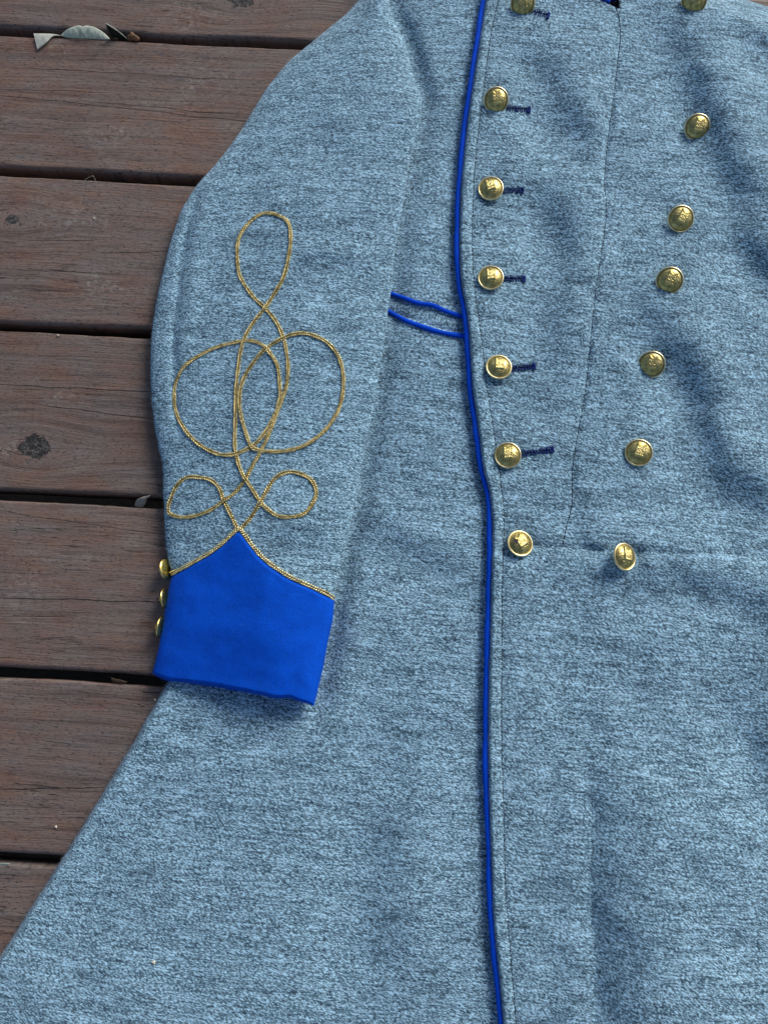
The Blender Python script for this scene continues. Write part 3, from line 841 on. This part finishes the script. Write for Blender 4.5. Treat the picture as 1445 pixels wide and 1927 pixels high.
# ---- gold braid: two rows of slanting metal-thread lozenges over a core
_lz = None
def lozenge():
    v = [(-1, 0, 0), (1, 0, 0)]; ring = 6
    for t in (-0.5, 0.35):
        r = math.sqrt(1 - t * t)
        for k in range(ring):
            a = 2 * math.pi * k / ring
            v.append((t, math.cos(a) * r, math.sin(a) * r))
    f = []
    for k in range(ring):
        k2 = (k + 1) % ring
        f += [(0, 2 + k2, 2 + k), (1, 8 + k, 8 + k2), (2 + k, 2 + k2, 8 + k2, 8 + k)]
    return np.array(v, float), f
LV, LF = lozenge()
def braid(name, pts, hfun, mat, closed=False, lift=1.1, width=1.0, over=None):
    s = spline(pts, 1.0, closed)
    z = hfun(s[:, 0], s[:, 1]) + lift * 0.5
    if over is not None: z = z + over
    p3 = P(s[:, 0], s[:, 1], z * MM)
    L = np.r_[0, np.cumsum(np.linalg.norm(np.diff(p3, axis=0), axis=1))]
    # lift a little where the cord passes over itself
    n = len(s)
    step = 0.0020
    q = np.arange(0, L[-1], step)
    pc = np.stack([np.interp(q, L, p3[:, k]) for k in range(3)], -1)
    w_ = 1 + 0.1 * np.sin(q * 420) + 0.05 * rng.standard_normal(len(q))
    idx = np.searchsorted(L, q).clip(0, n - 1)
    keys = {}
    for i, (cx_, cy_) in enumerate(s[idx]):
        hit = 0
        for a_ in (-1, 0, 1):
            for b_ in (-1, 0, 1):
                for (j, x0, y0) in keys.get((int(cx_ // 6) + a_, int(cy_ // 6) + b_), ()):
                    if i - j > 14 and abs(x0 - cx_) < 5 and abs(y0 - cy_) < 5 and not (closed and i - j > len(q) - 14): hit = 1
        if hit: pc[i, 2] += 0.0009
        keys.setdefault((int(cx_ // 6), int(cy_ // 6)), []).append((i, cx_, cy_))
    k3 = np.array([.25, .5, .25]); 
    pc[:, 2] = np.convolve(np.r_[pc[0, 2], pc[:, 2], pc[-1, 2]], k3, 'valid')
    t = np.gradient(pc, axis=0); t /= np.linalg.norm(t, axis=1)[:, None]
    sd = np.cross(t, [0, 0, 1.0]); sd /= np.linalg.norm(sd, axis=1)[:, None]
    up = np.cross(sd, t)
    B = Bag()
    half = 0.00084 * width
    allv = []; base = 0; faces = []
    for sgn in (-1, 1):
        for i in range(len(q)):
            ang = math.radians(33 + 7 * rng.standard_normal())
            ax = t[i] * math.cos(ang) - sgn * sd[i] * math.sin(ang)
            ay = np.cross(up[i], ax)
            c0_ = pc[i] + sgn * sd[i] * half * w_[i] + t[i] * (0.5 * step if sgn > 0 else 0)
            lx, ly, lz = 0.00155 * w_[i], 0.00066, 0.00060 * w_[i]
            allv.append(c0_ + LV[:, :1] * lx * ax + LV[:, 1:2] * ly * ay + LV[:, 2:] * lz * up[i])
            faces += [[a + base for a in fc] for fc in LF]; base += len(LV)
    cv, cf = tube(pc - up * 0.0005, 0.0009 * width, 6, 0.4)
    allv.append(cv); faces += [[a + base for a in fc] for fc in cf]
    return part(mesh_obj(name, np.concatenate(allv), faces, mat))

crown = [(449, 999), (432, 964), (421, 942), (412, 918), (396, 903), (372, 898), (350, 899), (333, 914), (322, 937), (317, 956), (320, 967), (338, 973), (362, 972), (394, 961), (421, 942), (441, 928), (461, 903), (476, 875), (493, 845), (509, 809), (522, 775), (531, 750), (539, 727), (542, 692), (538, 656), (531, 630), (518, 603), (498, 579), (479, 561), (463, 540), (451, 518), (447, 492), (447, 461), (455, 437), (473, 415), (493, 402), (513, 402), (533, 410), (544, 423), (547, 453), (542, 490), (533, 523), (516, 553), (499, 579), (479, 604), (464, 628), (454, 656), (448, 696), (444, 739), (443, 790), (442, 835), (446, 862), (456, 892), (469, 912), (489, 943), (503, 958), (523, 971), (546, 973), (569, 968), (584, 954), (595, 930), (589, 908), (574, 895), (549, 888), (529, 892), (513, 905), (500, 927), (488, 948), (471, 975), (451, 998)]
ovals_l = [(473, 840), (457, 849), (439, 855), (413, 855), (380, 840), (353, 815), (335, 785), (328, 755), (331, 722), (345, 692), (370, 672), (406, 654), (439, 645), (469, 641), (493, 649), (509, 666), (522, 688), (526, 719), (527, 748), (518, 779), (506, 802), (489, 826)]
ovals_r = [(473, 840), (488, 847), (513, 850), (546, 847), (579, 835), (612, 809), (635, 775), (645, 739), (645, 699), (634, 666), (612, 642), (579, 628), (552, 629), (526, 639), (499, 657), (479, 679), (459, 712), (451, 745), (453, 779), (462, 812)]
sl_top = lambda x, y: sleeve_top(x, y)
braid('gold_braid', crown, sl_top, M_gold, lift=1.0)
braid('gold_braid', ovals_l, sl_top, M_gold, True, lift=1.1)
braid('gold_braid', ovals_r, sl_top, M_gold, True, lift=1.35)
trim = [(322, 1080), (340, 1071), (360, 1060), (395, 1040), (420, 1021), (438, 1004), (449, 995), (459, 1005), (478, 1031), (502, 1056), (541, 1083), (590, 1106), (615, 1117), (628, 1126)]
braid('cuff_braid', trim, lambda x, y: sleeve_top(x, y) + 0.7 * smooth(628, 600, x), M_gold2, lift=1.0, width=1.12)

# ---- buttonholes: slit, blanket stitches and a bar tack
def buttonhole(x0, y0, x1, y1):
    hole = bpy.data.objects.new('buttonhole', None); COL.objects.link(hole); hole.parent = coat
    n = int(math.hypot(x1 - x0, y1 - y0) / 3.3)
    t = np.linspace(0, 1, n)
    cx_ = x0 + (x1 - x0) * t; cy_ = y0 + (y1 - y0) * t
    d = np.array([x1 - x0, y1 - y0]); d = d / np.linalg.norm(d); nn = np.array([-d[1], d[0]])
    def obj_(name, bag, mat):
        o = bag.obj(name, mat); o.parent = hole; o.matrix_parent_inverse = COAT_INV; return o
    B = Bag()
    B.add(*tube(P(cx_, cy_, (front_h(cx_, cy_) + 0.1) * MM), 0.0007, 6, 0.4))
    obj_('slit', B, M_dark)
    B = Bag()
    for sg in (-1, 1):
        for i in range(n):
            j = rng.normal(0, 0.55)
            w_ = np.linspace(1.1, 5.4 + rng.normal(0, 1.0), 5)
            qx = cx_[i] + nn[0] * w_ * sg + d[0] * (j + 0.25 * w_ * sg * .3); qy = cy_[i] + nn[1] * w_ * sg + d[1] * (j + .25 * w_)
            z = front_h(qx, qy) + np.array([0.5, 1.1, 1.0, .6, -.1])
            B.add(*tube(P(qx, qy, z * MM), np.array([.42, .50, .46, .38, .2]) * MM, 6))
    obj_('stitching', B, M_navy)
    B = Bag()
    for k in range(4):
        w_ = np.linspace(-5.6 + rng.normal(0, .8), 5.6 + rng.normal(0, .8), 7)
        ox, oy = x1 + d[0] * (k * 1.6 - 1), y1 + d[1] * (k * 1.6 - 1)
        qx = ox + nn[0] * w_ + rng.normal(0, .3); qy = oy + nn[1] * w_
        z = front_h(qx, qy) + 0.9 + .4 * np.cos(w_ / 6.5 * 1.4)
        B.add(*tube(P(qx, qy, z * MM), 0.00045, 6))
    obj_('bar_tack', B, M_navy)
for h_ in HOLES: buttonhole(*h_)

# ---- buttons
def button_meshes():
    R = 0.0104
    # rim and back shell, lathe
    prof = [(0.0, -0.0016), (0.0072, -0.0014), (0.0093, -0.0008), (R, -0.0001), (R * 1.005, 0.0004), (R * 0.985, 0.0009), (R * 0.945, 0.00115), (R * 0.90, 0.00105), (R * 0.865, 0.0006), (R * 0.85, -0.0001), (R * .83, -.0003)]
    seg = 56
    a = np.linspace(0, 2 * math.pi, seg, endpoint=False)
    pr = np.array(prof)
    V = np.stack([pr[:, :1] * np.cos(a), pr[:, :1] * np.sin(a), np.repeat(pr[:, 1:], seg, 1)], -1)
    rim = (V.reshape(-1, 3), [list(q)[::-1] for q in grid_faces(len(prof), seg, True)])
    # dome with struck relief
    nr, seg = 60, 120
    rr = np.sin(np.linspace(0, 1, nr) ** 0.9 * math.pi / 2); rr[0] = 1e-4
    a = np.linspace(0, 2 * math.pi, seg, endpoint=False)
    x = rr[:, None] * np.cos(a); y = rr[:, None] * np.sin(a)
    D = R * 0.85
    z = 0.0043 * np.sqrt(np.clip(1 - (rr[:, None] * 0.97) ** 2, 0, 1)) ** 1.25 + 0 * x
    rel = 0 * x
    def s01(e0, e1, q): return smooth(e0, e1, q)
    # shield field with a straight foot
    wdt = 0.36 + 0.03 * y
    inside = s01(wdt + 0.03, wdt - 0.02, np.abs(x)) * s01(-0.33, -0.28, y) * s01(0.70, 0.62, y + 0.12 * np.cos(x * 9))
    rel += 0.20 * inside
    edge = np.exp(-((np.abs(x) - wdt) / 0.035) ** 2) * s01(-0.36, -0.3, y) * s01(0.66, 0.6, y)
    rel += 0.16 * edge
    rel += 0.26 * np.exp(-((y + 0.34) / 0.045) ** 2) * s01(0.46, 0.40, np.abs(x))
    rel += 0.10 * inside * (0.5 + 0.5 * np.cos(x * 44)) * s01(0.0, 0.1, y)
    rel += 0.10 * inside * np.exp(-((y - 0.0) / 0.03) ** 2)
    rel += 0.09 * inside * vnoise(x * 100, y * 100, 6, 5)
    # supporters and scrollwork round it
    sup = s01(0.44, 0.5, np.abs(x)) * s01(0.86, 0.76, np.hypot(x, y)) * s01(-0.32, -0.18, y)
    rel += 0.7 * sup * (0.13 * np.maximum(0, vnoise(x * 100 + 7, y * 100, 9, 6)) + 0.10 * np.maximum(0, np.sin(24 * y + 14 * np.abs(x))))
    for k, (sx_, sy_) in enumerate([(-.34, -.5), (-.2, -.57), (-.05, -.5), (.1, -.58), (.24, -.5), (.36, -.56), (-.12, -.68), (.08, -.72), (0.0, -.62), (-.26, -.66), (.22, -.67)]):
        rel += 0.13 * np.exp(-(((x - sx_) / 0.062) ** 2 + ((y - sy_) / 0.034) ** 2))
    rel += 0.10 * np.exp(-((y + 0.47 + 0.05 * np.sin(x * 12)) / 0.025) ** 2) * s01(.5, .4, np.abs(x))
    rel *= s01(0.97, 0.86, rr[:, None])
    flat = 0.0047 - 0.0005 * x ** 2 - 0.0016 * y - 0.0004 * x
    z = z * (1 - 0.6 * inside) + flat * 0.6 * inside
    z = z + rel * 0.0019
    V = np.stack([x * D, y * D, z - 0.0002], -1)
    f = [list(q)[::-1] for q in grid_faces(nr, seg, True)]
    # shank behind
    return rim, (V.reshape(-1, 3), f)
(rv, rf), (dv, df) = button_meshes()
rim0 = mesh_obj('button', rv, rf, M_rim, link=False)
dome0 = mesh_obj('dome', dv, df, M_brass, link=False)
FACE = 0.85
M_pit_ = simple('dark_tarnish', (0.035, 0.018, 0.022), 0.7, 900)
rim_g = rim0.data.copy(); dome_g = dome0.data.copy()
M_gilt = brass_material('gilt_brass', (1.0, 0.78, 0.24), (0.70, 0.50, 0.13), 0.30, 200)
rim_g.materials[0] = M_gilt; dome_g.materials[0] = M_gilt
def put_button(px, py, z, tx, ty, spin, scale=1.0, label=None, nvec=None, gilt=False, pit=False):
    M_pit = M_pit_
    o = rim0.copy(); o.name = 'button'; d = dome0.copy(); d.name = 'dome'
    COL.objects.link(o); COL.objects.link(d)
    if nvec is None:
        vd = Vector((0, 0, H)) - Vector(P(px, py, z * MM)); vd /= vd.z
        nrm = Vector((tx + vd.x * FACE, ty + vd.y * FACE, 1)).normalized()
    else: nrm = Vector(nvec).normalized()
    q = Vector((0, 0, 1)).rotation_difference(nrm)
    Mx = Matrix.Translation(Vector(P(px, py, z * MM))) @ q.to_matrix().to_4x4() @ Matrix.Rotation(spin, 4, 'Z') @ Matrix.Scale(scale, 4)
    o.parent = coat
    o.matrix_basis = COAT_INV @ Mx
    d.parent = o
    if label: o['label'] = label
    if gilt:
        o.data = rim_g; d.data = dome_g
    if pit:
        n_, m_ = 5, 14
        rr_ = np.linspace(0.0001, 0.0019, n_)[:, None]; aa = np.linspace(0, 2 * math.pi, m_, endpoint=False)[None]
        rw = rr_ * (1 + 0.18 * np.sin(3 * aa + 1) + 0.1 * np.cos(5 * aa))
        ox, oy = -0.0042, 0.0030
        Xp, Yp = ox + rw * np.cos(aa), oy + rw * np.sin(aa)
        Zp = 0.00395 * (1 - 0.55 * ((Xp ** 2 + Yp ** 2) / 0.0088 ** 2)) + 0.0019 - 0.0003 * (1 - (rr_ / 0.0019) ** 2)
        pm = mesh_obj('pit', np.stack([Xp, Yp, Zp], -1).reshape(-1, 3), [list(q)[::-1] for q in grid_faces(n_, m_, True)], M_pit, o)
    return o
tiltL = [(0.02, -0.02), (0.12, 0.10), (0.04, 0.50), (0.06, 0.42), (0.16, 0.40), (0.06, 0.20), (0.38, 0.26)]
tiltR = [(0.15, 0.05), (0.30, 0.10), (0.34, 0.12), (0.12, 0.05), (0.05, -0.05), (0.16, 0.10), (0.75, 0.12)]
spinL = [8, 5, 12, 3, -4, 2, 32]; spinR = [10, -14, -30, -24, -12, -20, -10]
for (x, y), (a, b), s in zip(LEFT_B, tiltL, spinL):
    put_button(x, y, float(front_h(np.array([x * 1.]), np.array([y * 1.]))[0]) + 3.6 + (2.2 if a > .37 else 0), a, b, math.radians(s), 1.0, 'brass button with a dark pit in its dome, at the waist seam' if y == 1023 else None, pit=(y == 1023))
for (x, y), (a, b), s in zip(RIGHT_B, tiltR, spinR):
    put_button(x, y, float(front_h(np.array([x * 1.]), np.array([y * 1.]))[0]) + 3.6 + (2.2 if a > .37 else 0), a, b, math.radians(s), 1.03)
# cuff side buttons: seen edge-on on the sleeve's outer fold
for (x, y, nv, sc, z, lab) in [(314, 1071, (-1, -0.15, -0.42), 0.80, 8.5, 'side button seen from behind, above the blue cuff'), (311, 1126, (-1, -0.1, -0.12), 0.76, 7.5, None), (303, 1180, (-1, 0.12, -0.05), 0.80, 7.5, None)]:
    put_button(x, y, z, 0, 0, 0.3, sc, lab, nv, gilt=True)

# ---- nap: fine loose wool fibres standing off the cloth
def nap(name, surfaces, count, mat, lmin, lmax, wid, edge_frac=0.5):
    vs = []; total = 0
    for nm, V, X, Y in surfaces:
        vis = (X > -60) & (X < 1500) & (Y > -60) & (Y < 1990)
        r, c, _ = V.shape
        du = np.gradient(V, axis=1); dv = np.gradient(V, axis=0)
        nr = np.cross(du, dv); nr /= np.linalg.norm(nr, axis=-1)[..., None] + 1e-12
        nr *= np.where(nr[..., 2:] < 0, -1, 1)
        area = np.linalg.norm(np.cross(du, dv), axis=-1) * vis
        steep = 1 + 14 * (nr[..., 2] < 0.62) * 1.0
        w = (area * steep).ravel(); vs.append((w.sum(), w, V.reshape(-1, 3), nr.reshape(-1, 3)))
        total += w.sum()
    allp = []; alln = []
    for tw, w, V, nr in vs:
        k = int(count * tw / total)
        if k < 1: continue
        idx = rng.choice(len(w), k, p=w / w.sum())
        allp.append(V[idx] + rng.normal(0, 0.0006, (k, 3)) * [1, 1, 0]); alln.append(nr[idx])
    p = np.concatenate(allp); n = np.concatenate(alln); k = len(p)
    d = rng.normal(0, 1, (k, 3)); d -= (d * n).sum(1)[:, None] * n; d /= np.linalg.norm(d, axis=1)[:, None]
    L = rng.uniform(lmin, lmax, k)[:, None]
    d2 = np.cross(n, d) * rng.normal(0, 0.5, (k, 1))
    lift = rng.uniform(0.15, 0.8, (k, 1))
    a = p - n * 0.0002; b = p + (d * .55 + n * lift * .6) * L; c2 = p + (d + d2 + n * lift * .8) * L
    side = np.cross(d, n); side /= np.linalg.norm(side, axis=1)[:, None] + 1e-9
    side *= wid
    verts = np.stack([a - side, a + side, b - side * .8, b + side * .8, c2], 1).reshape(-1, 3)
    i = np.arange(k)[:, None] * 5
    f = np.concatenate([i + [0, 1, 3], i + [0, 3, 2], i + [2, 3, 4]])
    o = part(mesh_obj(name, verts, f, mat))
    o['kind'] = 'stuff'
    return o
M_fibre = felt_material('wool_fibre', (0.30, 0.37, 0.44), 0.5)
M_fibre_b = felt_material('blue_fibre', (0.01, 0.11, 0.50), 0.3)
M_lint_b = felt_material('blue_lint', (0.10, 0.30, 0.75), 0.2)
M_lint = felt_material('pale_lint', (0.5, 0.55, 0.6), 0.2)
nap('wool_nap', [s for s in SURF if s[0] != 'cuff'], 90000, M_fibre, 0.0008, 0.0026, 0.000045)
nap('piping_nap', [('p', PIPE_V, PIPE_X, PIPE_Y)], 6000, M_fibre_b, 0.0005, 0.0016, 0.00004)
nap('lint', [s for s in SURF if s[0] != 'cuff'], 200, M_lint, 0.002, 0.0055, 0.00005)
nap('cuff_lint', [s for s in SURF if s[0] == 'cuff'], 26, M_lint_b, 0.0012, 0.004, 0.000045)
nap('cuff_nap', [s for s in SURF if s[0] == 'cuff'], 9000, M_fibre_b, 0.0006, 0.0018, 0.00004)

# ------------------------------------------------------------------ leaves and litter
def leaf_mat(name, c1, c2, rough=0.5):
    t = NT(name); c = t.coords()
    n = t.noise(t.map(c, (300, 300, 300)), 1, 5, 0.65)
    t.link(t.ramp(n, [(0.3, c1), (0.7, c2)]), t.b.inputs['Base Color'])
    t.b.inputs['Roughness'].default_value = rough
    t.link(t.bump(n, 0.3, 0.0006), t.b.inputs['Normal'])
    tr = t.n('BsdfTranslucent'); t.link(t.b.inputs['Base Color'].links[0].from_socket, tr.inputs[0])
    mx = t.n('MixShader'); mx.inputs[0].default_value = 0.5
    t.link(t.b.outputs[0], mx.inputs[1]); t.link(tr.outputs[0], mx.inputs[2]); t.link(mx.outputs[0], t.out.inputs[0])
    return t.m
M_leaf_pale = leaf_mat('pale_leaf', (0.60, 0.64, 0.58), (0.85, 0.88, 0.82))
M_leaf_green = leaf_mat('grey_green_leaf', (0.50, 0.60, 0.52), (0.80, 0.86, 0.79))
M_leaf_dark = leaf_mat('dark_leaf', (0.012, 0.022, 0.014), (0.03, 0.045, 0.03))
M_leaf_brown = leaf_mat('brown_leaf', (0.10, 0.06, 0.035), (0.28, 0.19, 0.12))
M_leaf_dry = leaf_mat('dry_leaf', (0.34, 0.32, 0.28), (0.55, 0.53, 0.48))

def leaf(name, label, A, B_, mat, vein=None, cup=1.5, n=26, m=9):
    """blade lofted between two edge curves given as (px, py, z mm); both share start and tip"""
    def rs(pts):
        s = spline(pts, 0.6)
        t_ = np.linspace(0, 1, n); q = np.linspace(0, 1, len(s))
        return np.stack([np.interp(t_, q, s[:, k]) for k in range(3)], -1)
    a, b = rs(A), rs(B_)
    w = np.linspace(0, 1, m)[:, None, None]
    G = a[None] * (1 - w) + b[None] * w
    bulge = np.sin(w[..., 0] * math.pi) * np.sin(np.linspace(0, math.pi, n))[None]
    vn = 0.25 * np.abs(np.sin(np.linspace(0, 9, n)[None] * 1.6 + 2.2 * np.abs(w[..., 0] - .5)))
    zz = G[..., 2] + cup * bulge - vn * bulge
    V = P(G[..., 0], G[..., 1], zz * MM)
    c0 = V.reshape(-1, 3).mean(0)
    V2 = V - c0
    nr = np.cross(np.gradient(V, axis=1), np.gradient(V, axis=0)); nr /= np.linalg.norm(nr, axis=-1)[..., None] + 1e-12
    Vb = V2 - nr * 0.00022
    f = [list(q) for q in grid_faces(m, n)] + [[x_ + m * n for x_ in q[::-1]] for q in grid_faces(m, n)]
    for i in range(n - 1):
        f.append([i, i + 1, i + 1 + m * n, i + m * n]); e = (m - 1) * n
        f.append([e + i + 1, e + i, e + i + m * n, e + i + 1 + m * n])
    root = mesh_obj(name, np.concatenate([V2.reshape(-1, 3), Vb.reshape(-1, 3)]), f, mat)
    root.location = c0
    root['label'] = label; root['category'] = 'leaf'; root['group'] = 'fallen leaves on the deck'
    if vein is not None:
        s = spline(vein, 1.0)
        v, ff = tube(P(s[:, 0], s[:, 1], s[:, 2] * MM) - c0, np.linspace(0.00045, 0.00018, len(s)), 6)
        mv = mesh_obj('midrib', v, ff, M_leaf_pale, root)
    return root
leaf('leaf', 'pale triangular leaf tip folded over the edge of a plank at top left', [(116, 67, -1), (102, 64, 1.2), (80, 63, 2.0), (64, 63, 2.2)], [(116, 67, -1), (100, 69, 1.0), (88, 80, 2.2), (71, 93, 1.2)], M_leaf_pale, cup=0.8)
leaf('leaf', 'grey green veined half leaf standing up out of the top gap', [(115, 67, -2), (128, 55, 3.5), (148, 48, 5), (157, 50.5, 5.6), (163, 48, 5.5), (180, 52, 5), (196, 62, 2.5), (207, 73, -1)], [(115, 67, -1), (128, 71, 0.6), (150, 72.5, 1.0), (175, 73.5, 1.0), (195, 74.5, 0.6), (207, 74, -1)], M_leaf_green, [(116, 66, 0), (135, 68.5, 1), (160, 70.5, 1), (182, 73, 0)], cup=1.2)
_gl = bpy.data.objects['leaf.001']
B = Bag()
for p0, p1, p2 in [((150, 70, 2.2), (146, 60, 5.0), (139, 52, 5.2)), ((165, 71, 2.4), (158, 60, 6.4), (152, 50, 6.2)), ((180, 72.5, 2.4), (176, 62, 6.4), (166, 50, 6.4)), ((193, 73.5, 1.8), (190, 66, 4.6), (182, 55, 5.6))]:
    q_ = spline([p0, p1, p2], 1.0)
    B.add(*tube(P(q_[:, 0], q_[:, 1], q_[:, 2] * MM) - np.array(_gl.location), 0.0002, 5))
B.obj('vein', M_leaf_pale, _gl)
leaf('leaf', 'dark green pointed leaf sticking up beside the grey green leaf', [(199, 44, 12), (210, 50, 9), (226, 61, 4), (241, 74, -1)], [(199, 44, 12), (203, 55, 7), (211, 69, 0), (228, 75, -3), (241, 74.5, -1)], M_leaf_dark, [(199.5, 44, 12.4), (210, 50, 9.4), (226, 61, 4.4), (241, 74, -0.6)], cup=0.4)
leaf('leaf', 'curled pale dry leaf in the gap beside the sleeve', [(254, 952, -3), (257, 942, 0), (266, 936, 3), (284, 932, 4)], [(254, 952, -3), (266, 956, -4), (274, 948, -1), (276, 940, 2), (284, 932, 4)], M_leaf_dry, cup=1.5)
leaf('leaf', 'small brown curled leaf in the gap left of the cuff', [(209, 1274, -2), (216, 1277, 0), (226, 1279, 1), (240, 1283, -1)], [(209, 1274, -2), (214, 1284, -3), (228, 1287, -4), (240, 1283.5, -1)], M_leaf_brown, cup=1.5)
leaf('leaf', 'thin grey green leaf edge in the lowest gap at the left edge', [(-14, 1626, -2), (0, 1625, 0), (12, 1624, 0), (20, 1625, 0)], [(-14, 1626, -2), (0, 1631, -3), (12, 1629, -2), (20, 1625.3, 0)], M_leaf_green, cup=0.4)
leaf('leaf', 'tiny dark brown leaf scrap beside the top gap leaves', [(213, 73, -2), (218, 70, 1), (224, 72, 0)], [(213, 73, -2), (218, 76, -2), (224, 72.5, 0)], M_leaf_brown, cup=0.5, n=12, m=5)

def lump(name, label, cat, px, py, z, rx, ry, rz, mat, seed, group=None):
    r_ = np.random.default_rng(seed)
    n, m = 12, 18
    th = np.linspace(0, math.pi, n)[:, None]; ph = np.linspace(0, 2 * math.pi, m, endpoint=False)[None]
    k = 1 + 0.28 * np.sin(3 * ph + seed) * np.sin(th) + 0.15 * np.cos(5 * ph + 2 * th) * np.sin(th)
    V = np.stack([rx * k * np.sin(th) * np.cos(ph), ry * k * np.sin(th) * np.sin(ph), rz * k * np.cos(th) + 0 * ph], -1)
    o = mesh_obj(name, V.reshape(-1, 3), grid_faces(n, m, True), mat)
    o.location = P(px, py, z * MM); o.rotation_euler = (0, 0, -0.3)
    o['label'] = label; o['category'] = cat
    if group: o['group'] = group
    return o
M_husk = leaf_mat('brown_husk', (0.12, 0.05, 0.025), (0.42, 0.26, 0.15))
lump('seed_husk', 'red brown crumpled seed husk at the right end of the top gap leaves', 'seed', 251, 70, 0.5, 0.0055, 0.0032, 0.003, M_husk, 2)
M_crumb = simple('pale_crumb', (0.6, 0.57, 0.48), 0.8, 900, 0.2)
lump('crumb', 'cream crumb lying on the lower left of the coat skirt', 'crumb', 290, 1811, float(base_h(np.array([290.]), np.array([1811.]))[0]) + .5, 0.0013, 0.0011, 0.0008, M_crumb, 4)
for i, (cx_, cy_, lab) in enumerate([(110, 631, 'white crumb on a plank just below the second long gap'), (292, 1417 - 100, 'white crumb on the plank below the cuff'), (178, 411, 'white crumb near the middle of the third plank'), (106, 1556, 'yellowish crumb on the plank left of the skirt')]):
    lump('crumb', lab, 'crumb', cx_, cy_, 0.5, 0.0009, 0.0008, 0.0007, M_crumb, 6 + i)
# bent dry grass blade over the gap
s = spline([(160, 338, -3), (168, 334, 2), (175, 331, 4), (178, 335, 2), (181, 340, -3)], 1.0)
v, f = tube(P(s[:, 0], s[:, 1], s[:, 2] * MM), 0.00028, 6)
gb = mesh_obj('grass_blade', v, f, M_leaf_dry)
gb['label'] = 'thin bent dry grass blade poking out of the gap below the second plank'; gb['category'] = 'grass blade'
